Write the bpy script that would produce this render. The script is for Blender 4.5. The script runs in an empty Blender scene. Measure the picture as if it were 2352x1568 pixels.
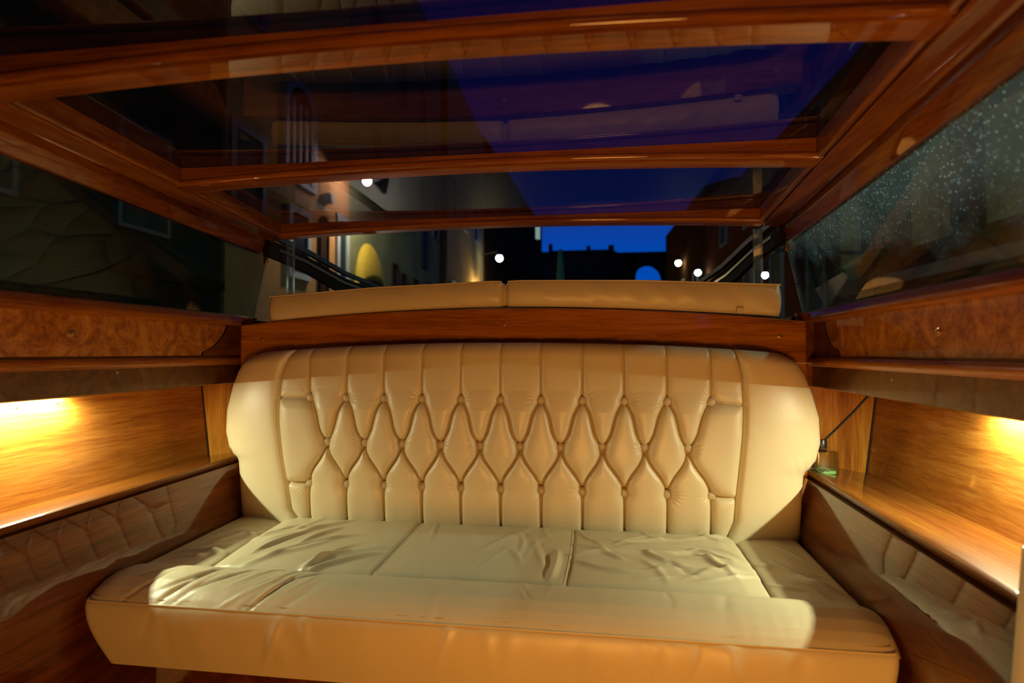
import bpy, bmesh, math, random
import numpy as np
from mathutils import Vector, Matrix
random.seed(7)
S = bpy.context.scene
COL = S.collection
PI = math.pi

# ---------------------------------------------------------------- camera
F = 1200.0
YAW = math.atan(152/1200.0); PIT = math.atan(26/1200.0)
CAM = Vector((0.27, 0.0, 1.10))
cam_d = bpy.data.cameras.new('camera'); cam_d.sensor_width = 36; cam_d.lens = 36*F/2352
cam_d.clip_start = 0.02; cam_d.clip_end = 400
cam = bpy.data.objects.new('camera', cam_d); COL.objects.link(cam)
cam.location = CAM; cam.rotation_euler = (PI/2+PIT, 0, YAW)
cam_d.dof.use_dof = True; cam_d.dof.focus_distance = 1.75; cam_d.dof.aperture_fstop = 2.0
S.camera = cam
def ray(x, y):
    a = (x-1176)/F; b = -(y-784)/F
    cy, sy, cp, sp = math.cos(YAW), math.sin(YAW), math.cos(PIT), math.sin(PIT)
    return Vector((-sy*cp, cy*cp, sp)) + a*Vector((cy, sy, 0)) + b*Vector((sy*sp, -cy*sp, cp))
def on(ax, v, x, y):
    d = ray(x, y); return CAM + d*((v-CAM[ax])/d[ax])

# ---------------------------------------------------------------- materials
def mat(name):
    m = bpy.data.materials.new(name); m.use_nodes = True
    nt = m.node_tree; nt.nodes.clear()
    out = nt.nodes.new('ShaderNodeOutputMaterial')
    return m, nt, out
def N(nt, t, **kw):
    n = nt.nodes.new(t)
    for k, v in kw.items():
        if k in n.inputs.keys() if hasattr(n.inputs, 'keys') else False: n.inputs[k].default_value = v
        else: setattr(n, k, v)
    return n
def ramp(nt, fac, stops):
    r = nt.nodes.new('ShaderNodeValToRGB'); e = r.color_ramp.elements
    while len(e) < len(stops): e.new(0.5)
    for i, (p, c) in enumerate(stops): e[i].position = p; e[i].color = (*c, 1)
    nt.links.new(fac, r.inputs[0]); return r.outputs[0]
def math_(nt, op, a, b=None, c=None):
    n = nt.nodes.new('ShaderNodeMath'); n.operation = op
    for i, v in enumerate((a, b, c)):
        if v is None: continue
        if hasattr(v, 'is_linked') or hasattr(v, 'links'): nt.links.new(v, n.inputs[i])
        else: n.inputs[i].default_value = v
    return n.outputs[0]
def coords(nt, scale=(1,1,1), rot=(0,0,0)):
    tc = nt.nodes.new('ShaderNodeTexCoord'); mp = nt.nodes.new('ShaderNodeMapping')
    mp.inputs['Scale'].default_value = scale; mp.inputs['Rotation'].default_value = rot
    nt.links.new(tc.outputs['Object'], mp.inputs['Vector']); return mp.outputs[0]
def noise(nt, vec, scale, detail=4, dist=0.0, rough=0.5, out='Fac'):
    n = nt.nodes.new('ShaderNodeTexNoise'); n.inputs['Scale'].default_value = scale
    n.inputs['Detail'].default_value = detail; n.inputs['Distortion'].default_value = dist
    n.inputs['Roughness'].default_value = rough
    nt.links.new(vec, n.inputs['Vector']); return n.outputs[0 if out == 'Fac' else 1]
def pbr(nt, out, color=None, rough=.4, **kw):
    b = nt.nodes.new('ShaderNodeBsdfPrincipled')
    if color is not None:
        if isinstance(color, tuple): b.inputs['Base Color'].default_value = (*color, 1)
        else: nt.links.new(color, b.inputs['Base Color'])
    b.inputs['Roughness'].default_value = rough
    for k, v in kw.items(): b.inputs[k.replace('_', ' ')].default_value = v
    nt.links.new(b.outputs[0], out.inputs[0]); return b
def bump(nt, b, h, strength, dist):
    n = nt.nodes.new('ShaderNodeBump'); n.inputs['Strength'].default_value = strength
    n.inputs['Distance'].default_value = dist
    nt.links.new(h, n.inputs['Height']); nt.links.new(n.outputs[0], b.inputs['Normal'])

def wood(name, axis, dark, mid, light, coat=1.0, cr=.03, band=1.0, ior=1.5):
    m, nt, out = mat(name)
    fine = [190, 190, 190]; fine[axis] = 9
    big = [9*band]*3; big[axis] = .7
    v1 = coords(nt, tuple(big)); v2 = coords(nt, tuple(fine))
    a = noise(nt, v1, 1.0, 5, .6, .6); f = noise(nt, v2, 1.0, 3, .1, .6)
    mid_s = [34]*3; mid_s[axis] = 1.4
    g = noise(nt, coords(nt, tuple(mid_s)), 1.0, 4, .3, .65)
    s = math_(nt, 'ADD', math_(nt, 'MULTIPLY', a, .42), math_(nt, 'ADD', math_(nt, 'MULTIPLY', g, .28), math_(nt, 'MULTIPLY', f, .30)))
    c = ramp(nt, s, [(.36, dark), (.5, mid), (.64, light)])
    b = pbr(nt, out, c, .42, Coat_Weight=coat, Coat_Roughness=cr, Coat_IOR=ior, Specular_IOR_Level=.08)
    bump(nt, b, f, .12, .001)
    return m
def burl(name, g=1.0):
    m, nt, out = mat(name)
    v = coords(nt, (1, 1, 1))
    w = noise(nt, v, 7, 6, 3.2, .62); sp = noise(nt, v, 38, 4, 2.5, .6)
    s = math_(nt, 'ADD', math_(nt, 'MULTIPLY', w, .65), math_(nt, 'MULTIPLY', sp, .35))
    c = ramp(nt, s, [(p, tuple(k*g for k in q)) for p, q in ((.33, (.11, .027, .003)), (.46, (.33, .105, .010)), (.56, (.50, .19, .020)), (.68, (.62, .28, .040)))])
    pbr(nt, out, c, .4, Coat_Weight=1.0, Coat_Roughness=.04)
    return m
def leather(name, col, wr=0.0, rough=.38):
    m, nt, out = mat(name)
    v = coords(nt)
    n1 = noise(nt, v, 3.5, 4)
    c = ramp(nt, n1, [(.3, tuple(x*.95 for x in col)), (.7, tuple(min(1, x*1.04) for x in col))])
    b = pbr(nt, out, c, rough, Specular_IOR_Level=.5)
    vo = nt.nodes.new('ShaderNodeTexVoronoi'); vo.inputs['Scale'].default_value = 420
    vo.feature = 'SMOOTH_F1'
    nt.links.new(v, vo.inputs['Vector'])
    h = math_(nt, 'ADD', math_(nt, 'MULTIPLY', vo.outputs['Distance'], .35), noise(nt, v, 240, 3))
    bump(nt, b, h, .16, .0014)
    return m
def plain(name, col, rough=.5, metal=0, **kw):
    m, nt, out = mat(name)
    c = ramp(nt, noise(nt, coords(nt), 6, 4), [(.3, tuple(x*.88 for x in col)), (.7, tuple(min(1, x*1.1) for x in col))])
    pbr(nt, out, c, rough, Metallic=metal, **kw); return m
def emit(name, col, st):
    m, nt, out = mat(name); e = nt.nodes.new('ShaderNodeEmission')
    e.inputs[0].default_value = (*col, 1); e.inputs[1].default_value = st
    nt.links.new(e.outputs[0], out.inputs[0]); return m
def pane_glass(name, tint, fmul=1.0, rough=0.0, drops=False, dust=0.0):
    m, nt, out = mat(name)
    g = nt.nodes.new('ShaderNodeNewGeometry'); d = nt.nodes.new('ShaderNodeVectorMath'); d.operation = 'DOT_PRODUCT'
    nt.links.new(g.outputs['Normal'], d.inputs[0]); nt.links.new(g.outputs['Incoming'], d.inputs[1])
    c = math_(nt, 'ABSOLUTE', d.outputs['Value'])
    p5 = math_(nt, 'POWER', math_(nt, 'SUBTRACT', 1.0, c), 5.0)
    fr = math_(nt, 'MULTIPLY', math_(nt, 'MULTIPLY_ADD', p5, .96, .04), fmul)
    fr = math_(nt, 'MINIMUM', fr, 1.0)
    tr = nt.nodes.new('ShaderNodeBsdfTransparent'); tr.inputs[0].default_value = (*tint, 1)
    gl = nt.nodes.new('ShaderNodeBsdfGlossy'); gl.inputs['Roughness'].default_value = rough
    mx = nt.nodes.new('ShaderNodeMixShader')
    nt.links.new(fr, mx.inputs[0]); nt.links.new(tr.outputs[0], mx.inputs[1]); nt.links.new(gl.outputs[0], mx.inputs[2])
    last = mx.outputs[0]
    if drops or dust:
        v = coords(nt)
        tl = nt.nodes.new('ShaderNodeBsdfTranslucent'); tl.inputs[0].default_value = (.75, .85, .85, 1)
        df = nt.nodes.new('ShaderNodeBsdfDiffuse'); df.inputs[0].default_value = (.7, .8, .8, 1)
        ad = nt.nodes.new('ShaderNodeMixShader'); ad.inputs[0].default_value = .25
        nt.links.new(tl.outputs[0], ad.inputs[1]); nt.links.new(df.outputs[0], ad.inputs[2])
        if drops:
            vo = nt.nodes.new('ShaderNodeTexVoronoi'); vo.inputs['Scale'].default_value = 120
            nt.links.new(v, vo.inputs['Vector'])
            sx = nt.nodes.new('ShaderNodeSeparateXYZ'); nt.links.new(v, sx.inputs[0])
            # condensation lies thickest toward the top of the pane near the forward end
            reg = math_(nt, 'ADD', math_(nt, 'MULTIPLY', math_(nt, 'SUBTRACT', sx.outputs['Z'], 1.37), 8.0), math_(nt, 'MULTIPLY', math_(nt, 'SUBTRACT', 1.55, sx.outputs['Y']), .8))
            reg = math_(nt, 'ADD', reg, math_(nt, 'MULTIPLY', math_(nt, 'SUBTRACT', noise(nt, v, 9, 4), .5), 1.6))
            cl = nt.nodes.new('ShaderNodeClamp'); nt.links.new(reg, cl.inputs[0])
            cell = math_(nt, 'SUBTRACT', 1.0, math_(nt, 'MULTIPLY', vo.outputs['Distance'], 2.6))
            c2 = nt.nodes.new('ShaderNodeClamp'); nt.links.new(cell, c2.inputs[0])
            sep = nt.nodes.new('ShaderNodeSeparateColor'); nt.links.new(vo.outputs['Color'], sep.inputs[0])
            spots = math_(nt, 'MULTIPLY', c2.outputs[0], math_(nt, 'POWER', sep.outputs[0], 2.0))
            mask = math_(nt, 'MULTIPLY', cl.outputs[0], math_(nt, 'MULTIPLY_ADD', spots, 1.5, .10))
            mask = math_(nt, 'ADD', mask, .002)
        else:
            sc = noise(nt, coords(nt, (1, 1, 1)), 60, 5, 1.5, .7)
            mask = math_(nt, 'MULTIPLY', math_(nt, 'POWER', sc, 3.0), dust)
        m2 = nt.nodes.new('ShaderNodeMixShader')
        nt.links.new(mask, m2.inputs[0]); nt.links.new(last, m2.inputs[1]); nt.links.new(ad.outputs[0], m2.inputs[2])
        last = m2.outputs[0]
    nt.links.new(last, out.inputs[0]); return m

WD, WM, WL = (.050, .0105, .0010), (.16, .044, .0036), (.29, .100, .010)
M = {}
M['woodY'] = wood('mahogany_lengthwise', 1, WD, WM, WL)
M['woodX'] = wood('mahogany_crosswise', 0, (.080, .018, .0015), (.24, .073, .006), (.38, .140, .015))
M['woodZ'] = wood('mahogany_upright', 2, (.20, .05, .005), (.42, .135, .013), (.62, .27, .03))
M['woodW'] = wood('mahogany_wall', 1, (.034, .0055, .0006), (.105, .023, .0024), (.19, .052, .006), ior=1.6)
M['woodB'] = wood('mahogany_bulkhead', 0, (.11, .028, .002), (.35, .112, .009), (.54, .21, .020))
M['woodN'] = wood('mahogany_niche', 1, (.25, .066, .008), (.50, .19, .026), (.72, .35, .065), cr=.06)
M['woodS'] = wood('mahogany_shelf', 1, (.06, .014, .002), (.15, .046, .006), (.25, .092, .013), cr=.03)
M['woodD'] = wood('mahogany_dark', 1, (.030, .007, .002), (.075, .018, .004), (.13, .036, .007), coat=.12)
M['woodT'] = wood('mahogany_trim', 1, (.11, .028, .002), (.32, .098, .008), (.50, .18, .018), coat=.55, cr=.08)
M['burl'] = burl('burl_veneer')
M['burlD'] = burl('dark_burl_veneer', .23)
M['leather'] = leather('cream_leather', (.66, .56, .35))
M['seat'] = leather('cream_leather_seat', (.64, .55, .35), rough=.42)
M['button'] = leather('shaded_button_leather', (.50, .41, .25), rough=.42)  # cream darkened to carry the shade the buttons sit in
M['thread'] = plain('thread', (.40, .30, .14), .7)
M['brass'] = plain('brass', (.55, .36, .14), .3, 1)
M['steel'] = plain('steel', (.45, .43, .42), .25, 1)
M['aftrail'] = plain('black_rail', (.010, .010, .012), .6)
M['black'] = plain('black_plastic', (.012, .012, .013), .35)
M['rubber'] = plain('dark_gap', (.006, .004, .003), .6)
M['glass_roof'] = pane_glass('tinted_roof_glass', (.44, .42, .50), 1.35, dust=.008)
M['glass_left'] = pane_glass('side_glass', (.60, .66, .62), .45, dust=.008)
M['glass_right'] = pane_glass('misted_side_glass', (.70, .74, .72), 1.0, drops=True)
M['acrylic'] = pane_glass('acrylic_edge', (.85, .88, .86), 1.5, .1, dust=.9)
M['aftdark'] = plain('dark_varnish', (.012, .004, .002), .8, Specular_IOR_Level=.1); M['aftsteel'] = plain('dull_steel', (.10, .09, .07), .3, 1)
M['led'], nt, out = mat('led_strip_light')     # a row of diodes under a thin lens
_e = nt.nodes.new('ShaderNodeEmission'); _e.inputs[0].default_value = (.96, .97, .66, 1)
_x = nt.nodes.new('ShaderNodeSeparateXYZ'); nt.links.new(coords(nt), _x.inputs[0])
_p = math_(nt, 'POWER', math_(nt, 'MULTIPLY_ADD', math_(nt, 'SINE', math_(nt, 'MULTIPLY', _x.outputs['Y'], 370.0)), .5, .5), 2.0)
nt.links.new(math_(nt, 'MULTIPLY_ADD', _p, 90.0, 2.0), _e.inputs[1]); nt.links.new(_e.outputs[0], out.inputs[0])

# ---------------------------------------------------------------- builders
def obj(name, verts, faces, m, parent=None, smooth=True, bevel=0, segs=2, sharp=None):
    off = Vector(parent.get('_o', (0, 0, 0))) if parent is not None else Vector((0, 0, 0))
    me = bpy.data.meshes.new(name)
    me.from_pydata([tuple(Vector(v)-off) for v in verts], [], faces); me.update()
    bm = bmesh.new(); bm.from_mesh(me); bmesh.ops.recalc_face_normals(bm, faces=bm.faces); bm.to_mesh(me); bm.free()
    me.materials.append(m)
    o = bpy.data.objects.new(name, me); COL.objects.link(o)
    if smooth:
        for p in me.polygons: p.use_smooth = True
        if sharp is not False: me.set_sharp_from_angle(angle=math.radians(sharp or 35))
    if parent is not None:
        o.parent = parent; o['_o'] = tuple(off)
    if bevel:
        b = o.modifiers.new('bevel', 'BEVEL'); b.width = bevel; b.segments = segs; b.limit_method = 'ANGLE'
        b.angle_limit = math.radians(40)
    return o
def loft(name, secs, m, parent=None, caps=True, **kw):
    n = len(secs[0]); V = [p for s in secs for p in s]; Fc = []
    for i in range(len(secs)-1):
        for j in range(n):
            k = (j+1) % n
            Fc.append((i*n+j, i*n+k, (i+1)*n+k, (i+1)*n+j))
    if caps: Fc.append(tuple(range(n))); Fc.append(tuple(range((len(secs)-1)*n, len(secs)*n)))
    return obj(name, V, Fc, m, parent, **kw)
def grid(name, P, m, parent=None, **kw):
    r, c = P.shape[:2]
    V = P.reshape(-1, 3).tolist()
    Fc = [(i*c+j, i*c+j+1, (i+1)*c+j+1, (i+1)*c+j) for i in range(r-1) for j in range(c-1)]
    kw.setdefault('sharp', False)
    return obj(name, V, Fc, m, parent, **kw)
def box(name, a, b, m, parent=None, bevel=0, **kw):
    V = [(x, y, z) for x in (a[0], b[0]) for y in (a[1], b[1]) for z in (a[2], b[2])]
    Fc = [(0, 1, 3, 2), (4, 5, 7, 6), (0, 1, 5, 4), (2, 3, 7, 6), (0, 2, 6, 4), (1, 3, 7, 5)]
    return obj(name, V, Fc, m, parent, bevel=bevel, smooth=bevel > 0, **kw)
def tube(name, pts, r, m, parent=None, n=10, **kw):
    secs = []
    for i, p in enumerate(pts):
        p = Vector(p); t = (Vector(pts[min(i+1, len(pts)-1)])-Vector(pts[max(i-1, 0)])).normalized()
        u = t.orthogonal().normalized() if abs(t.z) > .9 else t.cross(Vector((0, 0, 1))).normalized()
        w = t.cross(u)
        secs.append([tuple(p+u*math.cos(a)*r+w*math.sin(a)*r) for a in [2*PI*k/n for k in range(n)]])
    return loft(name, secs, m, parent, **kw)
def lathe(name, c, axis, prof, m, parent=None, n=20, **kw):
    """prof: (radius, distance along axis)"""
    c = Vector(c); t = Vector(axis).normalized(); u = t.orthogonal().normalized(); w = t.cross(u)
    secs = [[tuple(c+t*h+(u*math.cos(2*PI*k/n)+w*math.sin(2*PI*k/n))*max(r, 1e-5)) for k in range(n)] for r, h in prof]
    return loft(name, secs, m, parent, **kw)
def empty(name, loc):
    o = bpy.data.objects.new(name, None); COL.objects.link(o); o.location = loc
    o['_o'] = tuple(loc); o.empty_display_size = .05; return o
def tag(o, label=None, cat=None, group=None, kind=None):
    if label: o['label'] = label
    if cat: o['category'] = cat
    if group: o['group'] = group
    if kind: o['kind'] = kind
    return o
def interp(x, xp, fp): return np.interp(x, xp, fp)

# ---------------------------------------------------------------- cabin side reference: off = distance outward from pelmet face
def X(s, Y, off):
    return -(1.10+off) if s < 0 else 1.10+off-.062*(1.95-min(Y, 1.95))
def side(name, s, prof, Ys, m, parent=None, **kw):
    return loft(name, [[(X(s, y, o), y, z) for o, z in prof] for y in Ys], m, parent, **kw)
Y0, Y1 = -1.5, 1.93
NY = 2.12        # aft end of the niches

# floor and forward end of the cabin
f = box('floor', (-1.05, Y0, -.03), (1.05, 1.95, 0), M['woodY']); tag(f, kind='structure')
f = box('wall_front', (-1.4, Y0-.04, 0), (1.4, Y0, 1.66), M['woodX']); tag(f, kind='structure')
# lower cabin walls under the niches
for s, nm in ((-1, 'wall_left'), (1, 'wall_right')):
    w = side(nm, s, [(-.145, 0), (-.102, .44), (-.096, .50), (-.060, .674), (-.035, .674), (-.07, .50), (-.08, .44), (-.12, 0)], [Y0, 0, 1.0, Y1], M['woodW'])
    tag(w, kind='structure')
# bulkhead behind the sofa, arched top
def zt_b(x): return 1.265-.056*(x/1.045)**2
xs = np.linspace(-1.048, 1.048, 33)
sec = [[(x, 1.905, .0), (x, 1.905, zt_b(x)), (x, 1.985, zt_b(x)), (x, 1.985, .0)] for x in xs]
wb = loft('wall_back', sec, M['woodB'], bevel=.004); tag(wb, kind='structure')
for (px, py) in ((602, 779), (1157, 744), (1792, 771)):
    p = on(1, 1.905, px, py)
    sc = lathe('screw', p, (0, -1, 0), [(0, 0), (.008, 0), (.008, .0012), (.0062, .002), (.0058, .0008), (.003, .0008), (.0015, .002), (0, .002)], M['brass'], wb, 16)

# ---------------------------------------------------------------- niches
for s, sd in ((-1, 'left'), (1, 'right')):
    oth = {'left': 'left', 'right': 'right'}[sd]
    # shelf
    sh = empty('niche_shelf', (X(s, 1.2, .1), 1.2, .67))
    YS = [-.6, 0, .6, .95, 1.3, 1.6, 1.9, NY]
    if s > 0: YS = [.93, 1.3, 1.6, 1.9, NY]
    side('shelf_board', s, [(-.048, .684), (-.050, .690), (-.047, .695), (-.040, .6975), (-.03, .697), (.245, .648), (.245, .632), (-.035, .672), (-.044, .677)], YS, M['woodS'], sh)
    tag(sh, 'glossy mahogany shelf along the left wall, its front edge running to the sofa' if s < 0 else 'glossy mahogany shelf along the right wall with a scent bottle on its far end', 'shelf', 'niche shelves beside the sofa')
    # niche back panel
    nb = empty('wall_niche', (X(s, 1.2, .26), 1.2, .65))
    side('back_panel', s, [(.24, .648), (.285, 1.0), (.30, 1.0), (.255, .648)], [-.6, .4, 1.2, NY-.004], M['woodN'], nb)
    for (px, py) in (((140, 925), (46, 936), (456, 912)) if s < 0 else ((2253, 965), (2052, 947))):
        q = on(0, s*(1.365 if s < 0 else 1.345), px, py)
        t = (q.z-.648)/.352
        q.x = X(s, q.y, .24+.045*t)
        lathe('pin', q, (-s, 0, 0), [(0, 0), (.0045, 0), (.0035, .002), (0, .003)], M['brass'], nb, 10)
    tag(nb, 'long lit mahogany niche in the left wall, a bright glow at its top' if s < 0 else 'long lit mahogany niche in the right wall behind the scent bottle', 'niche', 'lit wall niches')
    # end panel
    a = [(X(s, NY, o), NY, z) for o, z in ((-.06, .62), (.262, .62), (.31, 1.0), (-.06, 1.0))]
    a2 = [(x, y+.015, z) for x, y, z in a]
    en = loft('end_panel', [a, a2], M['woodZ'], nb, smooth=False)
    e2 = [[(X(s, NY, .24+.045*t)-s*.001, NY-.006, .648+.352*t), (X(s, NY, .24+.045*t)-s*.004, NY-.006, .648+.352*t), (X(s, NY, .24+.045*t)-s*.004, NY-.001, .648+.352*t), (X(s, NY, .24+.045*t)-s*.001, NY-.001, .648+.352*t)] for t in (0, 1)]
    g = loft('edge_bead', e2, M['rubber'], en, smooth=False)
    # pelmet over the niche
    pe = empty('pelmet', (X(s, 1.2, .01), 1.2, .98))
    ys = [-.6, .3, .9, 1.4, 1.985]
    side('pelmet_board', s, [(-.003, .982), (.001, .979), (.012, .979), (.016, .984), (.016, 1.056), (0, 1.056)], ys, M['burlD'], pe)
    side('niche_ceiling', s, [(.014, .992), (.33, .992), (.33, 1.004), (.014, 1.004)], [-.6, .3, 1.2, NY+.01], M['woodY'], pe, smooth=False)
    for (px, py) in (((269, 855), (515, 845)) if s < 0 else ((2060, 872), (1890, 857))):
        q = on(0, s*1.10, px, py) if s < 0 else on(0, 1.08, px, py)
        q.x = X(s, q.y, 0)
        lathe('pin', q, (-s, 0, 0), [(0, 0), (.0045, 0), (.0035, .002), (0, .003)], M['brass'], pe, 10)
    tag(pe, 'dark mahogany pelmet board hanging over the %s niche' % sd, 'pelmet', 'pelmets hiding the niche lamps')
    # LED light strip under the niche ceiling
    lx = .260
    ls = empty('light_strip', (X(s, 1.38, lx), 1.38, .96))
    side('strip_housing', s, [(lx-.012, .975), (lx+.02, .975), (lx+.02, .991), (lx-.012, .991)], [1.17, 1.48], M['steel'], ls, smooth=False)
    n = 12
    side('diffuser', s, [(lx-.010, .9725), (lx-.010, .9655), (lx+.011, .9620), (lx+.011, .9725)][::-1], [1.18, 1.47], M['steel'], ls, smooth=False)
    side('diode_row', s, [(lx-.0095, .9652), (lx-.0095, .9642), (lx+.0105, .9607), (lx+.0105, .9617)], [1.182, 1.468], M['led'], ls, smooth=False)
    al = bpy.data.lights.new('strip_light', 'AREA'); al.shape = 'RECTANGLE'; al.size = .32; al.size_y = .02; al.color = (.95, 1, .66); al.energy = 12.6
    ao = bpy.data.objects.new('strip_glow', al); COL.objects.link(ao); ao.parent = ls
    ao.location = Vector((X(s, 1.33, lx), 1.33, .9590))-Vector(ls.location)
    zax = Vector((s*.165, 0, .986)).normalized(); xax = Vector((0 if s < 0 else .062, 1, 0)).normalized(); yax = zax.cross(xax).normalized(); xax = yax.cross(zax)
    ao.rotation_euler = Matrix((xax, yax, zax)).transposed().to_euler()
    tag(ls, 'short bright lamp strip tucked up inside the %s niche behind the pelmet' % sd, 'lamp', 'niche light strips')
    # half-round rail above the pelmet
    prof = [(.004, 1.052)]+[(-.004-.018*math.sin(a), 1.068-.016*math.cos(a)) for a in np.linspace(0, PI, 9)]+[(.004, 1.086), (.012, 1.086), (.012, 1.052)]
    rl = side('trim_1' if s < 0 else 'trim_2', s, prof, [Y0, 0, 1.0, 1.95, 1.985], M['woodT']); tag(rl, kind='structure')
    # upper side panel: plain board with inset burl leaf
    up = empty('burl_wainscot', (X(s, 1.2, .01), 1.2, 1.08))
    side('backing_board', s, [(.004, 1.084), (.004, 1.236), (.02, 1.236), (.02, 1.084)], [Y0, 0, 1, 1.95, 1.985], M['woodY'], up, smooth=False)
    og = ([(1.892, 1.216), (1.884, 1.195), (1.868, 1.170), (1.848, 1.150), (1.822, 1.130), (1.795, 1.116), (1.772, 1.108), (1.758, 1.101), (1.752, 1.090)] if s < 0 else
          [(1.880, 1.216), (1.872, 1.195), (1.862, 1.170), (1.848, 1.148), (1.826, 1.129), (1.800, 1.117), (1.775, 1.112), (1.762, 1.101), (1.757, 1.090)])
    for nm, mm, e, th in (('shadow_gap', M['rubber'], .012, .0028), ('burl_leaf', M['burl'], 0, .0045)):
        og2 = [(y+e, z) for y, z in og]
        out = og2+[(Y0+.02, 1.090-e*0), (Y0+.02, 1.216)]
        front = [(X(s, y, .004-th), y, z) for y, z in out]; back = [(X(s, y, .004), y, z) for y, z in out]
        # split into strip quads so the long face stays planar enough
        V = []; Fc = []
        ysn = [Y0+.02, 0, 1.0, 1.5]
        cols = [(y, 1.090, 1.216) for y in ysn]
        for y, z in reversed(og2): cols.append((y, z if y > og2[-1][0]-1e-6 else 1.09, 1.216))
        for y, zb, ztp in cols:
            V += [(X(s, y, .004-th), y, zb), (X(s, y, .004-th), y, ztp), (X(s, y, .004), y, ztp), (X(s, y, .004), y, zb)]
        for i in range(len(cols)-1):
            for j in range(4):
                k = (j+1) % 4; Fc.append((i*4+j, i*4+k, i*4+4+k, i*4+4+j))
        Fc.append((0, 1, 2, 3)); n4 = len(V)-4; Fc.append((n4, n4+1, n4+2, n4+3))
        obj(nm, V, Fc, mm, up, smooth=False)
    px = (162, 765) if s < 0 else (2160, 762)
    q = on(0, s*1.10, *px) if s < 0 else on(0, 1.06, *px); q.x = X(s, q.y, 0)
    lathe('snap_button', q, (-s, 0, 0), [(0, 0), (.010, 0), (.010, .002), (.006, .003), (.005, .007), (0, .008)], M['brass'], up, 16)
    px = (524, 780) if s < 0 else (1880, 775)
    q = on(0, s*1.10, *px); q.x = X(s, q.y, .003)
    lathe('screw', q, (-s, 0, 0), [(0, 0), (.006, 0), (.004, .002), (0, .0025)], M['brass'], up, 12)
    tag(up, 'upper %s side panel of swirling burl wood with a curved end near the sofa' % sd, 'wainscot', 'burl wainscots')
    # window sill moulding
    prof = [(.002, 1.207), (-.010, 1.208), (-.017, 1.214), (-.019, 1.222), (-.016, 1.231), (-.009, 1.238), (-.004, 1.245), (.004, 1.251), (.018, 1.255), (.05, 1.256), (.05, 1.207)]
    sl = side('trim_3' if s < 0 else 'trim_4', s, prof, [Y0, 0, 1.0, 1.90, 2.02], M['woodT']); tag(sl, kind='structure')

# ---------------------------------------------------------------- roof
def XI(y): return .785+.122*(y-.86)
GZ = 1.622
RY = [Y0, .2, .8, 1.4, 2.03]
ceil = empty('ceiling', (0, 1, GZ)); tag(ceil, kind='structure')
for s in (-1, 1):
    def rail(name, prof, ys, m, **kw):
        return loft(name, [[(s*(XI(y)+o), y, z) for o, z in prof] for y in ys], m, ceil, **kw)
    arcm = [(.0095-.0095*math.cos(a), 1.5815-.0095*math.sin(a)) for a in np.linspace(0, PI, 9)]
    rail('inner_moulding', [(0, GZ)]+arcm+[(.019, 1.586), (.023, 1.588), (.023, GZ)], RY, M['woodY'], sharp=50)
    rail('side_beam', [(.0225, 1.588), (.0225, 1.5745), (.024, 1.573), (.073, 1.564), (.075, 1.566), (.078, 1.60), (.0225, 1.60)], RY, M['woodY'], smooth=False)
    rail('outer_beam', [(.077, 1.60), (.079, 1.572), (.087, 1.567), (.0885, 1.545), (.0915, 1.541), (.112, 1.522), (.118, 1.516), (.135, 1.514), (.16, 1.53), (.16, 1.64), (.03, 1.64)], RY, M['woodY'], sharp=30)
    # aft sliding rails that run on past the cabin
    loft('aft_rail', [[(s*(.985-.004*i), y, z+d) for d in (0, .022)]+[(s*(1.005-.004*i), y, z+d) for d in (.022, 0)] for i, (y, z) in enumerate(((2.03, 1.575), (2.3, 1.562), (2.7, 1.52), (3.3, 1.50)))], M['aftrail'], ceil, smooth=False)
    loft('aft_coaming', [[(s*1.0, y, z-h), (s*1.0, y, z), (s*1.02, y, z), (s*1.02, y, z-h)] for (y, z, h) in ((2.0, 1.572, .07), (2.3, 1.558, .075), (2.7, 1.512, .09), (3.3, 1.49, .16))], M['aftdark'], ceil, smooth=False)
    loft('aft_track', [[(s*.995, y, z-.012), (s*.995, y, z), (s*1.0, y, z), (s*1.0, y, z-.012)] for (y, z) in ((2.08, 1.545), (2.3, 1.535), (2.7, 1.49), (3.3, 1.47))], M['aftsteel'], ceil, smooth=False)
def crossbeam(ya, yb, name='crossbeam'):
    secs = []
    for x in np.linspace(-1, 1, 25):
        xx = x*(XI((ya+yb)/2)+.012); z = 1.590-.023*x*x
        rr = [(xx, ya+.004-.0085*math.sin(a), z+.012+.0085*math.cos(a)) for a in np.linspace(.35, PI*.97, 7)]
        secs.append([(xx, ya+.002, GZ)]+rr+[(xx, ya+.006, z+.007), (xx, ya+.009, z+.007), (xx, ya+.010, z),
                     (xx, yb-.003, z-.001), (xx, yb, z+.003), (xx, yb, GZ)])
    return loft(name, secs, M['woodX'], ceil, sharp=40)
crossbeam(1.968, 2.02); crossbeam(1.337, 1.395); crossbeam(.785, .845); crossbeam(.20, .26)
box('ceiling_board', (-.86, Y0, 1.60), (.86, .22, 1.625), M['woodX'], ceil)
for i, (a, b) in enumerate(((1.40, 1.985), (.84, 1.35), (.25, .80))):
    V = []
    for y in (a-.03, b+.02):
        for sx in (-1, 1):
            for z in (GZ+.001, GZ+.007): V.append((sx*(XI(y)+.02), y, z))
    w = obj('window_%d' % (i+1), V, [(0, 1, 3, 2), (4, 5, 7, 6), (0, 1, 5, 4), (2, 3, 7, 6), (0, 2, 6, 4), (1, 3, 7, 5)], M['glass_roof'], smooth=False)
    tag(w, kind='structure')
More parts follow.
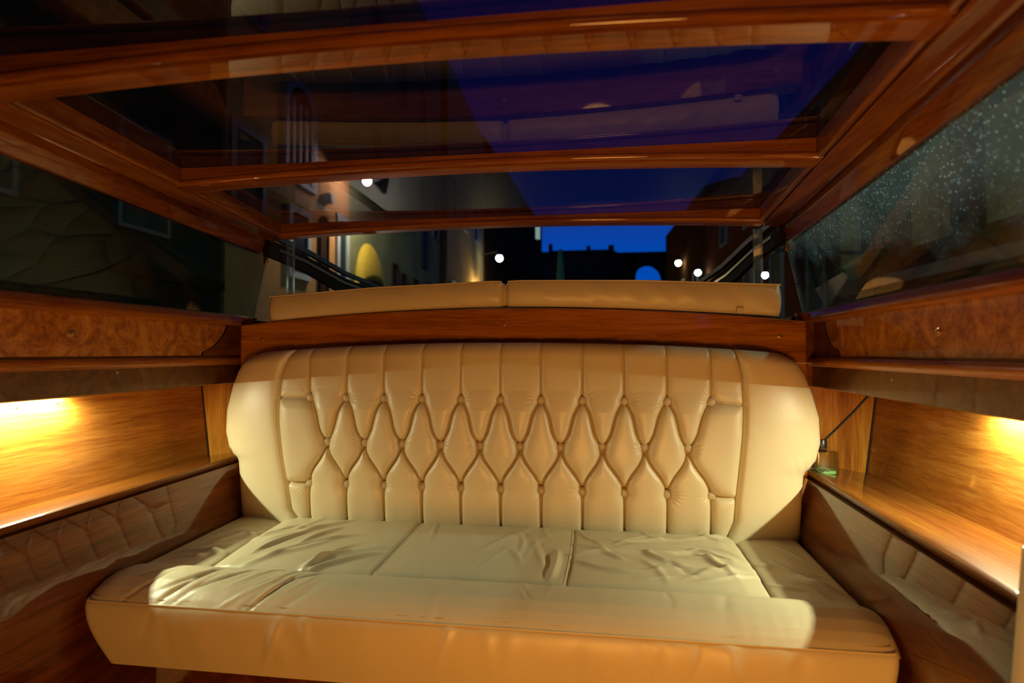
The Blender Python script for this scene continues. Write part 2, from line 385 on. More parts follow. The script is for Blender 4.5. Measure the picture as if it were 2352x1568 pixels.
# side windows
for s, nm, mm in ((-1, 'window_4', M['glass_left']), (1, 'window_5', M['glass_right'])):
    ys = [Y0, 0, 1.0, 1.9, 2.09]
    w = loft(nm, [[(X(s, y, .015), y, 1.252), (s*(XI(y)+.122), y, 1.520), (s*(XI(y)+.126), y, 1.522), (X(s, y, .02), y, 1.254)] for y in ys], mm, smooth=False)
    tag(w, kind='structure')
    ed = loft('glass_edge', [[(X(s, 2.09, .012), 2.09, 1.248), (X(s, 2.09, .022), 2.09, 1.248), (X(s, 2.094, .022), 2.096, 1.248), (X(s, 2.09, .012), 2.096, 1.248)],
                             [(s*(XI(2.09)+.119), 2.09, 1.52), (s*(XI(2.09)+.129), 2.09, 1.52), (s*(XI(2.09)+.129), 2.096, 1.52), (s*(XI(2.09)+.119), 2.096, 1.52)]], M['acrylic'], w, smooth=False)
    # vertical acrylic stop at the cabin corner
    x0 = s*.955
    po = empty('corner_post', (x0, 2.10, 1.24))
    box('acrylic_strip', (x0-.015, 2.098, 1.24), (x0+.015, 2.104, 1.575), M['acrylic'], po)
    box('edge_bead', (x0-.0165, 2.094, 1.24), (x0-.012, 2.106, 1.575), M['acrylic'], po)
    box('edge_bead', (x0+.012, 2.094, 1.24), (x0+.0165, 2.106, 1.575), M['acrylic'], po)
    tag(po, 'clear upright acrylic strip at the %s rear corner of the cabin' % ('left' if s < 0 else 'right'), 'glazing strip', 'clear corner strips')
    # latch
    lt = empty('window_latch', (s*1.055, 2.085, 1.50))
    box('latch_plate', (s*1.055-.009, 2.074, 1.485), (s*1.055+.009, 2.084, 1.535), M['brass'], lt, bevel=.002)
    box('latch_tongue', (s*1.055-.005, 2.068, 1.478), (s*1.055+.005, 2.075, 1.496), M['brass'], lt, bevel=.0015)
    tag(lt, 'small brass latch at the top corner of the %s side window' % ('left' if s < 0 else 'right'), 'latch', 'side window latches')

# aft deck behind the bulkhead
dk = box('floor_aft', (-1.5, 2.01, 1.12), (1.5, 4.2, 1.195), M['black']); tag(dk, kind='structure')
for s in (-1, 1):
    t = loft('trim_%d' % (5 if s < 0 else 6), [[(s*1.04, y, 1.19), (s*1.04, y, 1.232), (s*1.30, y, 1.232), (s*1.30, y, 1.19)] for y in (2.012, 2.12, 4.2)], M['woodD'], smooth=False)
    tag(t, kind='structure')

for s in (-1, 1):
    t = box('wall_corner_%s' % ('left' if s < 0 else 'right'), (s*1.049, 1.985, .98), (s*1.40, 2.01, 1.243), M['woodY']); tag(t, kind='structure')
# ---------------------------------------------------------------- sofa
sofa = empty('sofa', (0, 1.5, 0))
tag(sofa, 'cream leather bench sofa with a deep-buttoned diamond backrest across the cabin', 'sofa')
def xl(z): return interp(z, [.47, .491, .529, .615, .718, .845, .932, 1.02, 1.087, 1.14], [-.738, -.748, -.772, -.783, -.800, -.816, -.819, -.814, -.789, -.765])
def xr(z): return interp(z, [.47, .494, .545, .644, .829, .929, 1.028, 1.103, 1.14], [.748, .759, .777, .784, .803, .808, .805, .792, .772])
def ztop(x): return 1.137-.040*(np.abs(x)/.97)**2.2
# vertical parameter -> (z, y) rolls back over the top
def vprof(v, x):
    """v 0..1.15; returns z and back-roll depth"""
    zt = ztop(x); R = .045; zb = .470
    L = zt-R-zb
    vv = v*(L+R*1.2)
    a = np.clip((vv-L)/R, 0, PI*.62)
    z = np.where(vv < L, zb+vv, zt-R+R*np.sin(a))
    y = np.where(vv < L, 0, R*(1-np.cos(a)))
    return z, y
ZR = (.937, .778, .628)
BX = [[-.703+.1408*i for i in range(11)], [-.632+.1402*i for i in range(10)], [-.701+.1405*i for i in range(11)]]
BX[0][0] = -.700
segs_ = []
def addseg(p, q, n=6, bow=0.0):
    p = np.array(p); q = np.array(q); d = q-p; nr = np.array([-d[1], d[0]])
    pr = p; cur = []
    for k in range(1, n+1):
        t = k/n; c = p+d*t+nr*bow*math.sin(2*PI*t); cur.append((pr, c)); pr = c
    segs_.append(cur)
TS = [-.718, -.563, -.427, -.285, -.144, -.002, .137, .285, .422, .567, .712]
for i in range(11):
    addseg((BX[0][i], ZR[0]), (TS[i], 1.30), 1)
    addseg((BX[2][i], ZR[2]), (BX[2][i]+.0, .40), 1)
    b = .035
    if i < 10:
        addseg((BX[0][i], ZR[0]), (BX[1][i], ZR[1]), 8, b); addseg((BX[2][i], ZR[2]), (BX[1][i], ZR[1]), 8, b)
    if i > 0:
        addseg((BX[0][i], ZR[0]), (BX[1][i-1], ZR[1]), 6, -b); addseg((BX[2][i], ZR[2]), (BX[1][i-1], ZR[1]), 6, -b)
addseg((BX[0][0], ZR[0]), (-.85, .936), 1); addseg((BX[0][10], ZR[0]), (.85, .925), 1)
addseg((BX[2][0], ZR[2]), (-.85, .628), 1); addseg((BX[2][10], ZR[2]), (.85, .617), 1)
YB = 1.792
def tuft(x, z):
    k = .0045; acc = np.zeros_like(x)
    for cur in segs_:
        best = np.full_like(x, 9.0)
        for p, q in cur:
            d = q-p; L2 = d.dot(d)
            t = np.clip(((x-p[0])*d[0]+(z-p[1])*d[1])/L2, 0, 1)
            best = np.minimum(best, np.hypot(x-p[0]-t*d[0], z-p[1]-t*d[1]))
        acc += np.exp(-best/k)
    for e in (xl(z)-x, x-xr(z)):
        acc += np.exp(-np.abs(e)/k)
    d = np.maximum(-k*np.log(acc+1e-12), 0)
    H = interp(z, [.45, .60, .68, .90, .97, 1.15], [.020, .026, .031, .030, .019, .012])
    t = np.clip(d/.052, 0, 1)
    h = H*(.42*(1-np.exp(-d/.006))+.58*np.sqrt(np.clip(1-(1-t)**2.2, 0, 1)))
    h += -.004*np.exp(-(d/.0026)**2)
    for r in range(3):
        for bx in BX[r]:
            rr = np.hypot(x-bx, (z-ZR[r]))
            near = rr < .12
            h = h-.010*np.exp(-(rr/.026)**2)*near
            th = np.arctan2(z-ZR[r], x-bx)
            w = np.exp(-((rr-.028)/.020)**2)*near
            h += .0007*w*np.cos(th*17+3*np.sin(th*2+bx*11)+bx*40+3*r)*np.clip(np.cos(th+bx*13+2.2*r+1.2), 0, 1)
    return h
nu, nv = 1300, 520
U, Vv = np.meshgrid(np.linspace(0, 1, nu), np.linspace(0, 1.12, nv))
x = -.8+U*1.6; z, yb = vprof(Vv, x)
x = xl(z)+U*(xr(z)-xl(z)); z, yb = vprof(Vv, x)
lean = -.018*np.sin(np.clip((z-.47)/.66, 0, 1)*PI)
h = tuft(x, z)
P = np.stack([x, YB+.03+yb+lean-h+.010*np.clip((.53-z)/.06, 0, 1)**2, z-.0*h], -1)
br = grid('tufted_backrest', P, M['leather'], sofa)
def surf_y(bx, bz): return YB+.03-.018*math.sin((bz-.47)/.66*PI)-.001
b0 = None
prof = [(0, .0035), (.0040, .0033), (.0086, .0022), (.0120, 0), (.0143, -.003), (.0155, -.0065), (.0155, -.012), (.013, -.016)]
for r in range(3):
    for bx in BX[r]:
        c = Vector((bx, surf_y(bx, ZR[r])-.007, ZR[r]+(.006 if bx > .3 and r == 1 else 0)))
        if b0 is None:
            b0 = lathe('button', (0, 0, 0), (0, -1, 0), prof, M['button'], None, 20)
            b0.parent = sofa; o = b0
        else:
            o = b0.copy(); COL.objects.link(o); o.parent = sofa
        o.location = c-Vector((0, 1.5, 0)); o.rotation_euler = (0, random.random()*6, 0)
# wings of the backrest
def wing(s):
    nz, ns = 130, 60
    zo = [.47, .492, .62, .690, .705, .722, .745, .80, .884, .97, 1.03, 1.067, 1.085, 1.10]
    xo = [1.000, 1.002, 1.008, 1.012, 1.018, 1.036, 1.052, 1.066, 1.063, 1.042, 1.020, .998, .972, .945]
    zs = np.linspace(.470, 1.0, nz)
    S_, T = np.meshgrid(np.linspace(0, 1.35, ns), np.linspace(0, 1.12, nz))
    seam = lambda z: (-xl(z) if s < 0 else xr(z))
    xg = .8+.2*np.clip(S_, 0, 1); z, yb = vprof(T, xg)
    for _ in range(2):
        sm = seam(z); w = np.interp(z, zo, xo)-sm
        ph = np.clip(S_, 0, 1)*PI/2
        xg = sm+w*np.sin(ph)
        z, yb = vprof(T, xg)
    y = YB+.004+.075*(1-np.cos(ph))**1.15+np.clip(S_-1, 0, 1)*.22
    d = (xg-sm)
    y += .024*np.exp(-d/.008)
    y += -.010*np.sin(np.clip((z-.47)/.66, 0, 1)*PI)
    # soft creases where the wing tucks onto the shelf
    y += .0016*np.exp(-((z-.73)/.04)**2)*np.sin(xg*190+z*60)*np.clip((xg-.93)/.1, 0, 1)
    P = np.stack([s*xg, y+yb, z], -1)
    return grid('backrest_wing', P, M['leather'], sofa)
for s in (-1, 1): wing(s)

# seat: centre panel, side pads, front roll, front apron
def fbm(x, y, seed, sx, sy, oct=3):
    rng = np.random.RandomState(seed); r = np.zeros_like(x); amp = 1
    for o in range(oct):
        for k in range(5):
            a = rng.uniform(-.5, .5); p = rng.uniform(0, 6.28); f = (2**o)*rng.uniform(.7, 1.3)
            r += amp*np.sin((x*math.cos(a)+y*math.sin(a)*.8)*sx*f+(y+.3*np.sin(x*7+p))*sy*f*rng.uniform(-1, 1)+p)/5
        amp *= .5
    return r
def ridge(x, y, x0, y0, ang, length, width, amp, curve=0.0):
    c, s_ = math.cos(ang), math.sin(ang)
    u = (x-x0)*c+(y-y0)*s_; v = -(x-x0)*s_+(y-y0)*c
    v = v-curve*u*u
    return amp*np.exp(-(v/width)**2-(u/length)**4)
YF = 1.385
def zc_top(x, y):
    """centre panel height"""
    b = .488+.010*np.clip((x+.775)/.06, 0, 1)*np.clip((.75-x)/.06, 0, 1)
    t = (y-YF)/(1.83-YF)
    z = b+.006*np.sin(np.clip(t, 0, 1)*PI)
    for sx in (-.293-.0*y, .238):
        xx = x-(sx+.012*np.sin((y-1.4)*5))
        z = z-.004*np.exp(-(xx/.004)**2)-.003*np.exp(-(xx/.03)**2)
    z = z+.0022*fbm(x, y, 3, 14, 9)*np.clip(1.1-np.abs(x+.28)*.2, .3, 1)
    rnd = random.Random(11)
    for k in range(16):      # left section: slanting pull wrinkles
        z = z+ridge(x, y, rnd.uniform(-.74, -.36), rnd.uniform(1.43, 1.78), rnd.uniform(.55, 1.25), rnd.uniform(.05, .13), rnd.uniform(.007, .014), rnd.uniform(.004, .012), rnd.uniform(-1.5, 1.5))
    for k in range(12):
        z = z+ridge(x, y, rnd.uniform(-.22, .2), rnd.uniform(1.43, 1.78), rnd.uniform(1.0, 2.0), rnd.uniform(.05, .13), rnd.uniform(.006, .014), rnd.uniform(.002, .007), rnd.uniform(-2, 2))
    z = z+ridge(x, y, .205, 1.50, 1.52, .09, .010, .012, .8)+ridge(x, y, .18, 1.5, 1.6, .10, .012, -.005, .8)
    for k in range(26):
        z = z+ridge(x, y, rnd.uniform(.28, .70), rnd.uniform(1.43, 1.78), rnd.uniform(-1.2, .5), rnd.uniform(.04, .11), rnd.uniform(.006, .013), rnd.uniform(.0035, .011), rnd.uniform(-3, 3))
    z = z+ridge(x, y, .50, 1.56, -.7, .07, .012, .011, 3)+ridge(x, y, .545, 1.50, -.9, .06, .010, -.005, 3)
    e = np.minimum(np.minimum(x+.778, .752-x), np.minimum(y-YF+.004, 3))
    z = z-.012*np.exp(-np.clip(e, 0, 1)/.006)
    return z
gx, gy = np.meshgrid(np.linspace(-.778, .752, 420), np.linspace(YF-.004, 1.865, 150))
# side seams are slightly oblique (wider at the back)
k_ = 1+.035*(gy-YF)/.48
P = np.stack([gx*k_, gy, zc_top(gx, gy)], -1)
sc_ = grid('seat_panel', P, M['seat'], sofa)
# twin stitched seams
for sx in (-.293, .238):
    for dx in (-.0075, .0075):
        ys = np.linspace(YF+.01, 1.80, 40)
        xx = sx+.012*np.sin((ys-1.4)*5)
        zz = zc_top(xx+dx, ys)
        tube('stitch_line', [(float((a+dx)*(1+.035*(b-YF)/.48)), float(b), float(c)+.0002) for a, b, c in zip(xx, ys, zz)], .0008, M['thread'], sofa, 5)
def pad(s):
    xi = .778 if s < 0 else .752
    gx, gy = np.meshgrid(np.linspace(0, 1, 90), np.linspace(YF-.012, 1.90, 130))
    k = 1+.035*(gy-YF)/.48
    inner = xi*k
    outer = np.array([abs(X(s, float(v), -.100)) for v in gy[:, 0]])[:, None]+0*gx
    xx = inner+(outer-inner)*gx
    z = .480+.016*np.sin(np.clip(gx, 0, 1)**.8*PI*.92)
    z = z-.012*np.exp(-gx/.04)-.02*np.clip((gx-.88)/.12, 0, 1)**2
    rnd = random.Random(5 if s < 0 else 9)
    for q in range(10):
        z = z+ridge(s*xx, gy, s*rnd.uniform(.80, .92), rnd.uniform(1.42, 1.72), s*rnd.uniform(-1.2, -.2), rnd.uniform(.04, .09), rnd.uniform(.007, .013), rnd.uniform(.002, .006), rnd.uniform(-3, 3))
    P = np.stack([s*xx, gy, z], -1)
    return grid('seat_side_pad', P, M['seat'], sofa)
for s in (-1, 1): pad(s)
YFF = 1.198      # front seam
def xw(s, y): return abs(X(s, y, -.104))
def roll():
    nx, nt = 520, 70
    gx, gt = np.meshgrid(np.linspace(-1, 1, nx), np.linspace(0, 1, nt))
    # section: from the back crease over the hump to the front seam
    yy = YF-.002-(YF-.002-YFF)*gt
    xx = np.where(gx < 0, gx*np.vectorize(lambda v: xw(-1, v))(yy), gx*np.vectorize(lambda v: xw(1, v))(yy))
    hump = np.interp(gt, [0, .04, .10, .25, .45, .65, .82, .93, 1.0], [.478, .490, .500, .510, .513, .507, .495, .482, .470])
    z = hump
    edge = np.clip((1-np.abs(gx))/.07, 0, 1)
    z = z-.018*(1-edge)**2
    yy = yy+gt**2*.03*(1-np.sqrt(np.clip(1-(1-np.clip((1-np.abs(gx))/.03, 0, 1))**2, 0, 1)))
    zz = z.copy()
    rnd = random.Random(3)
    for q in range(26):
        x0 = rnd.uniform(-.86, -.35)
        zz += ridge(xx, yy, x0, rnd.uniform(1.23, 1.33), rnd.uniform(.75, 1.1), rnd.uniform(.04, .09), rnd.uniform(.005, .008), rnd.uniform(-.008, .0035), 1.5)
    for q in range(16):
        zz += ridge(xx, yy, rnd.uniform(-.3, .75), rnd.uniform(1.22, 1.35), rnd.uniform(.9, 2.2), rnd.uniform(.03, .08), rnd.uniform(.006, .012), rnd.uniform(-.003, .0025), 2)
    zz += .0006*fbm(xx, yy, 8, 60, 20)
    return grid('front_roll', np.stack([xx, yy, zz], -1), M['seat'], sofa)
roll()
def apron():
    nx, nt = 380, 50
    gx, gt = np.meshgrid(np.linspace(-1, 1, nx), np.linspace(0, 1, nt))
    zt = .4705; zb = .310
    z = zt+(zb-zt)*gt
    hw = np.where(gx < 0, .991-.060*gt**1.2, .944-.030*gt)
    xx = gx*hw
    bul = .016*np.sin(np.clip(gt, 0, 1)**.7*PI)-.010*gt
    y = YFF-bul-.0
    # rounded ends
    e = np.clip((1-np.abs(gx))/.03, 0, 1); y = y+.03*(1-np.sqrt(1-(1-e)**2))
    rnd = random.Random(21)
    f = 0
    for q in range(26):
        x0 = rnd.uniform(-.85, .8); wd = rnd.uniform(.010, .022)
        f = f+rnd.uniform(-.005, .004)*np.exp(-((xx-x0-(.5-gt)*rnd.uniform(-.03, .06))/wd)**2)*np.exp(-((gt-rnd.uniform(.1, .5))/.35)**2)
    y = y+f+.005*np.exp(-gt/.02)
    return grid('front_apron', np.stack([xx, y, z], -1), M['seat'], sofa)
apron()
# piping and stitches on the front seam
pts = []
for g in np.linspace(-1, 1, 121):
    e = min(1, (1-abs(g))/.03); pts.append((float(g*(.990 if g < 0 else .943)), YFF+.03*(1-math.sqrt(max(0, 1-(1-e)**2))), .4695))
tube('piping', [(a, b-.0005, c) for a, b, c in pts], .0022, M['leather'], sofa, 8)
tube('stitch_line', [(a*.995, b+.010, c+.0085) for a, b, c in pts], .0009, M['thread'], sofa, 5)
# timber plinth
box('plinth', (-.86, 1.29, .0), (.88, 1.88, .312), M['woodW'], sofa, bevel=.004)
for s in (-1, 1):     # dark lining of the gap behind the cushions
    pass

# ---------------------------------------------------------------- headrest bolster on the aft ledge
bo = empty('headrest_cushion', (0, 1.98, 1.23))
tag(bo, 'long flat tan leather headrest cushion with a central crease, lying behind the sofa', 'cushion')
def bolster():
    nx, nt = 360, 64
    tt = np.linspace(0, 1, nt); xs = np.linspace(-.938, .972, nx)
    V = np.zeros((nt, nx, 3))
    for j, xv in enumerate(xs):
        zb = 1.272-.056*(abs(xv)/.95)**1.6; zt = np.interp(xv, [-.94, -.5, 0, .5, .972], [1.320, 1.350, 1.368, 1.360, 1.337])
        if xv > 0: zb = 1.272-.044*(xv/.97)**1.6
        cr = math.exp(-(xv/.010)**2); cw = math.exp(-abs(xv)/.035)
        zt -= .010*cr+.003*cw; 
        e = min((xv+.938), (.972-xv)); en = 1-math.exp(-max(e, 0)/.012)
        yf = 1.915+.022*cr+.006*cw+.018*(1-en); yk = 2.08-.01*(1-en)
        hgt = zt-zb
        # closed rounded-rect section, start front-bottom
        for i, t in enumerate(tt):
            a = t*4
            if a < 1.4:
                u = a/1.4; y = yf-.012*math.sin(u*PI)*1.0; z_ = zb+hgt*u
                y += .010*math.exp(-u/.08)
                y += .0012*math.sin(xv*60+u*5)*math.sin(u*PI)+.0018*math.sin(xv*23+1+u*2)*math.sin(u*PI)
            elif a < 2.4:
                u = a-1.4; y = yf+(yk-yf)*u; z_ = zt+.006*math.sin(u*PI)-.002
            elif a < 3.2:
                u = (a-2.4)/.8; y = yk; z_ = zt-hgt*u
            else:
                u = (a-3.2)/.8; y = yk+(yf+.01-yk)*u; z_ = zb
            V[i, j] = (xv, y, z_)
    r, c = nt, nx
    Fc = [(i*c+j, i*c+j+1, (i+1)*c+j+1, (i+1)*c+j) for i in range(r-1) for j in range(c-1)]
    Fc.append(tuple(i*c for i in range(r))); Fc.append(tuple(i*c+c-1 for i in range(r)))
    return obj('cushion_body', V.reshape(-1, 3).tolist(), Fc, M['leather'], bo, sharp=50)
bolster()
for a, b in ((-.935, -.012), (.012, .97)):
    pts = []
    for xv in np.linspace(a, b, 30):
        zt = float(np.interp(xv, [-.94, -.5, 0, .5, .972], [1.320, 1.350, 1.368, 1.360, 1.337]))
        pts.append((float(xv), 1.9155, zt-.0005-(.005*math.exp(-abs(xv)/.02))))
    tube('piping', pts, .0028, M['leather'], bo, 8)
    tube('stitch_line', [(p[0], p[1]-.0035, p[2]-.006) for p in pts], .0007, M['thread'], bo, 5)
q = on(1, 1.905, 1700, 713)
box('strap_tab', (q.x-.012, 1.901, q.z-.009), (q.x+.012, 1.909, q.z+.012), M['leather'], bo, bevel=.002)

# ---------------------------------------------------------------- leather edge of the forward side seat, at the right of the frame
pl = empty('side_seat_back', (.97, .87, .0))
secs = [[(.955+.0*z-.10*(.78-z)*.9, .84, z), (.948-.10*(.78-z)*.9, .862, z), (.944-.09*(.78-z), .885, z), (.950-.09*(.78-z), .91, z), (1.00, .925, z), (1.06, .925, z), (1.06, .84, z)] for z in np.linspace(.10, .80, 12)]
loft('upholstered_edge', secs, M['leather'], pl, sharp=60)
tag(pl, 'upright tan leather edge at the right border, where the right shelf ends', 'seat back')

# ---------------------------------------------------------------- scent diffuser on the right shelf
df_ = empty('scent_diffuser', (1.113, 1.94, .688))
cg, nt, out = mat('clear_glass')
cg = pane_glass('bottle_glass', (.88, .92, .88), 3.5)
cx, cy, w, zb, ztp = 1.112, 1.94, .035, .6735, .765
def rsq(w, z, r=.006):
    P = []
    for sx, sy, a0 in ((1, 1, 0), (-1, 1, 90), (-1, -1, 180), (1, -1, 270)):
        for k in range(4):
            a = math.radians(a0+k*30); P.append((cx+sx*(w-r)+r*math.cos(a), cy+sy*(w-r)+r*math.sin(a), z))
    return P
loft('bottle', [rsq(w-.003, zb), rsq(w, zb+.003), rsq(w, ztp-.004), rsq(w-.003, ztp), rsq(.012, ztp+.002, .010), rsq(.0115, ztp+.006, .010)], cg, df_)
loft('bottle_hollow', [rsq(w-.005, zb+.014), rsq(w-.004, ztp-.006), rsq(.010, ztp-.002, .008)][::-1], cg, df_)
lq, nt, out = mat('green_liquid'); pbr(nt, out, (.35, .85, .30), .1)
loft('liquid', [rsq(w-.0055, zb+.0145), rsq(w-.0055, zb+.024)], lq, df_)
lathe('cap', (cx-.006, cy, ztp+.005), (0, 0, 1), [(0, 0), (.0165, 0), (.017, .002), (.0168, .028), (.0155, .030), (0, .030)], M['black'], df_, 24)
tube('reed_stick', [(cx-.008, cy, ztp+.02), (cx+.03, cy-.012, ztp+.066), (cx+.085, cy-.03, ztp+.135), (cx+.125, cy-.045, ztp+.192)], .0036, M['black'], df_, 8)
tag(df_, 'small square glass scent bottle with black cap and slanting black stick', 'scent bottle')
sc_m = pane_glass('clear_green_film', (.70, .90, .62), 3.0, .1, dust=.7)
rng = np.random.RandomState(4)
gx, gy = np.meshgrid(np.linspace(0, 1, 18), np.linspace(0, 1, 12))
P = np.stack([1.048+.055*gx, 1.875+.05*gy, .708-.045*(gx*.18)+.004*np.sin(gx*9+gy*4)*np.cos(gy*7)+.003*rng.rand(12, 18)], -1)
wr = grid('scent_wrapper', P, sc_m); sm = wr.modifiers.new('thick', 'SOLIDIFY'); sm.thickness = .0015
tag(wr, 'crumpled clear and green wrapper lying beside the scent bottle, touching the sofa wing', 'wrapper')

# ---------------------------------------------------------------- outside: canal houses
def plaster(name, c, c2=None):
    m, nt, out = mat(name)
    v = coords(nt); n = noise(nt, v, .6, 6, .4, .65)
    col = ramp(nt, n, [(.35, tuple(k*.7 for k in c)), (.65, c2 or c)])
    pbr(nt, out, col, .9, Specular_IOR_Level=0.0); return m
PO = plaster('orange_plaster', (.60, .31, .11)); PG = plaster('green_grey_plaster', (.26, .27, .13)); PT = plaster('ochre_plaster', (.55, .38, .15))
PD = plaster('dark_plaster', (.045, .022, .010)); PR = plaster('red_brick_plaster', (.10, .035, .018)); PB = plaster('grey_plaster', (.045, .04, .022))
ST = plain('pale_stone', (.42, .45, .40), .7); SD = plain('dark_stone', (.12, .13, .12), .7); SH = plain('dark_shutter', (.025, .045, .04), .8, Specular_IOR_Level=.05); PN = plain('dark_pane', (.015, .016, .018), .5, Specular_IOR_Level=.1)  # second stone is a darker tone than the pale one
BR = plain('brown_door', (.05, .025, .015), .8, Specular_IOR_Level=.05); RT = plaster('roof_tiles', (.05, .025, .02))
def building(name, foot, h, m, label, group='houses along the canal', rh=1.3):
    c = sum((Vector((*p, 0)) for p in foot), Vector())/len(foot)
    e = empty(name, (c.x, c.y, 0))
    loft('facade', [[(x, y, -.39) for x, y in foot], [(x, y, h) for x, y in foot]], m, e, smooth=False)
    ov = [((x-c.x)*1.01+c.x, y) for x, y in foot]
    loft('roof', [[(x, y, h) for x, y in ov], [((x-c.x)*.6+c.x, (y-c.y)*.9+c.y, h+rh) for x, y in ov]], RT, e, smooth=False)
    tag(e, label, 'building', group); return e
def win(e, xf, ya, yb, za, zb, s=1, frame=ST, pane=PN, t=.14, arched=False, shutter=False, nm='window_frame'):
    """window on a facade plane X = xf whose outside faces toward +s"""
    V = []; Fc = []
    def ringpts(g, x):
        P = [(x, ya-g, za-g), (x, yb+g, za-g)]
        if arched:
            r = (yb-ya)/2+g; zc = zb-(yb-ya)/2
            P += [(x, (ya+yb)/2+r*math.cos(a), zc+r*math.sin(a)) for a in np.linspace(0, PI, 12)]
        else: P += [(x, yb+g, zb+g), (x, ya-g, zb+g)]
        return P
    o_, i_ = ringpts(t, 0), ringpts(0, 0); n = len(o_)
    for x in (xf, xf+s*.07):
        V += [(x, p[1], p[2]) for p in o_]; V += [(x, p[1], p[2]) for p in i_]
    for j in range(n):
        k = (j+1) % n
        Fc += [(2*n+j, 2*n+k, 3*n+k, 3*n+j), (j, k, 2*n+k, 2*n+j), (n+j, n+k, 3*n+k, 3*n+j), (j, k, n+k, n+j)]
    w = obj(nm, V, Fc, frame, e, smooth=False)
    loft('pane', [[(xf+s*.005, p[1], p[2]) for p in i_], [(xf+s*.03, p[1], p[2]) for p in i_]], pane, w, smooth=False)
    return w
L = -6.0
ob = building('orange_house', [(L, 8.6), (L, 13.7), (-13, 13.7), (-13, 8.6)], 14.5, PO, 'orange plastered house nearest on the left bank, lit by a street lamp')
win(ob, L, 10.72, 11.38, 2.9, 4.22); win(ob, L, 13.02, 13.42, .8, 4.6, t=.16, pane=SH); win(ob, L, 8.8, 9.6, 3.4, 5.25, frame=SD, pane=SH)
aw = win(ob, L, 10.55, 11.65, 5.0, 7.1, arched=True, t=.12)
for k in range(4): box('glazing_bar', (L+.05, 10.66+k*.27, 5.0), (L+.10, 10.74+k*.27, 6.7), ST, aw)
win(ob, L, 12.0, 12.38, 2.0, 4.45, t=.03, frame=BR, pane=BR, arched=True, nm='doorway')
win(ob, L, 8.9, 9.6, 7.6, 9.4, frame=SD, pane=SH)
sb = building('shadowed_house', [(L, -20), (L, 8.5), (-13, 8.5), (-13, -20)], 12, plaster('shaded_plaster', (.045, .05, .03)), 'unlit house beyond the left side window, its shade put into the dark plaster')  # the shade on this house is put into its plaster colour
for ya in (6.4, 4.2, 2.2): win(sb, L, ya, ya+.8, 2.9, 4.3, frame=SD, pane=SH, t=.06); win(sb, L, ya, ya+.8, 6.9, 8.6, frame=SD, pane=SH, t=.06)
box('string_course', (L, -6, 2.2), (L+.08, 8.5, 2.35), PB, sb)
lathe('alarm_box', (L+.02, 12.28, 4.95), (1, 0, 0), [(0, 0), (.14, 0), (.14, .15), (.10, .2), (0, .2)], ST, ob, 16)
gb = building('green_house', [(L, 13.75), (L, 23.2), (-13, 23.2), (-13, 13.75)], 15, PG, 'green-grey plastered house on the left bank behind the yellow canopy')
for ya, za, zb in ((17.0, 1.2, 4.1), (17.9, 1.2, 3.9), (19.3, 1.2, 3.9), (21.2, 1.2, 4.0)): win(gb, L, ya, ya+.45, za, zb, t=.05, frame=BR, pane=SH)
for ya in (15.2, 17.6, 20.0, 22.0): win(gb, L, ya, ya+.8, 6.2, 8.0, t=.08, frame=SD, pane=SH)
win(gb, L, 20.4, 21.0, 4.6, 6.6, t=.05, frame=BR, pane=PN)
for ya in (15.2, 17.6, 20.0): win(gb, L, ya, ya+.8, 10, 11.8, t=.08, frame=SD, pane=SH)
tb = building('ochre_house', [(L, 23.6), (L, 34.3), (-13, 34.3), (-13, 23.6)], 15.3, PT, 'ochre house farther along the left bank, lit warmly near street level')
for ya in (25.5, 28.2, 31.0): win(tb, L, ya, ya+.6, 2.0, 4.6, t=.12, pane=SH); win(tb, L, ya, ya+.9, 8.0, 10.0, t=.1, pane=SH)
box('drainpipe', (L, 23.3, -.38), (L+.25, 23.58, 15), BR, tb)
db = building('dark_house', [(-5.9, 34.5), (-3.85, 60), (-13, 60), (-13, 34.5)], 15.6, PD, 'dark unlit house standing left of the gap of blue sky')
lw = emit('lit_window', (.55, .85, .75), .35)
for (px, py, hh, ww) in ((1231, 529, 1.2, .7),):
    q = on(1, 56, px, py); box('lit_pane', (q.x-.35, 55.4, q.z-1.0), (q.x+.45, 55.9, q.z+.7), lw, db)
# far houses and the bridge
fb = building('skyline_house', [(-6, 70), (7.2, 70), (7.2, 80), (-6, 80)], 13.6, PB, 'low dark house row across the end of the canal, chimneys against the sky', 'houses across the canal end')
for k in range(7):
    xx = -2.2+1.35*k
    box('window_pane', (xx, 69.93, 10.3), (xx+.55, 70.0, 12.0), PN, fb)
for (px, py, wd) in ((1264, 558, .5), (1352, 562, .5), (1405, 560, .7)):
    q = on(1, 69.5, px, py); box('chimney', (q.x-wd/2, 70.1, 13.4), (q.x+wd/2, 71.0, q.z), PD, fb)
loft('roof_ridge', [[(-5.9, 70.2, 13.5), (-5.9, 73, 15.3), (-5.9, 79, 13.5)], [(4.6, 70.2, 13.5), (4.4, 73, 15.0), (4.6, 79, 13.5)]], RT, fb, smooth=False)
br_ = empty('stone_bridge', (9, 68, 0))
V = [];
ri = [(9.1+1.75*math.cos(a), 66, 10.3+2.0*math.sin(a)) for a in np.linspace(0, PI, 18)]
ro = [(9.1+ (4.0 if math.cos(a) > 0 else 4.0)*math.cos(a)*1.0, 66, 13.6) for a in np.linspace(0, PI, 18)]
V = ri+ro+[(x_, 69, z_) for x_, _, z_ in ri]+[(x_, 69, z_) for x_, _, z_ in ro]; Fc = []
for j in range(17):
    Fc += [(j, j+1, 18+j+1, 18+j), (36+j, 36+j+1, 54+j+1, 54+j), (j, j+1, 37+j, 36+j), (18+j, 19+j, 55+j, 54+j)]
obj('arch_span', V, Fc, PD, br_, smooth=False)
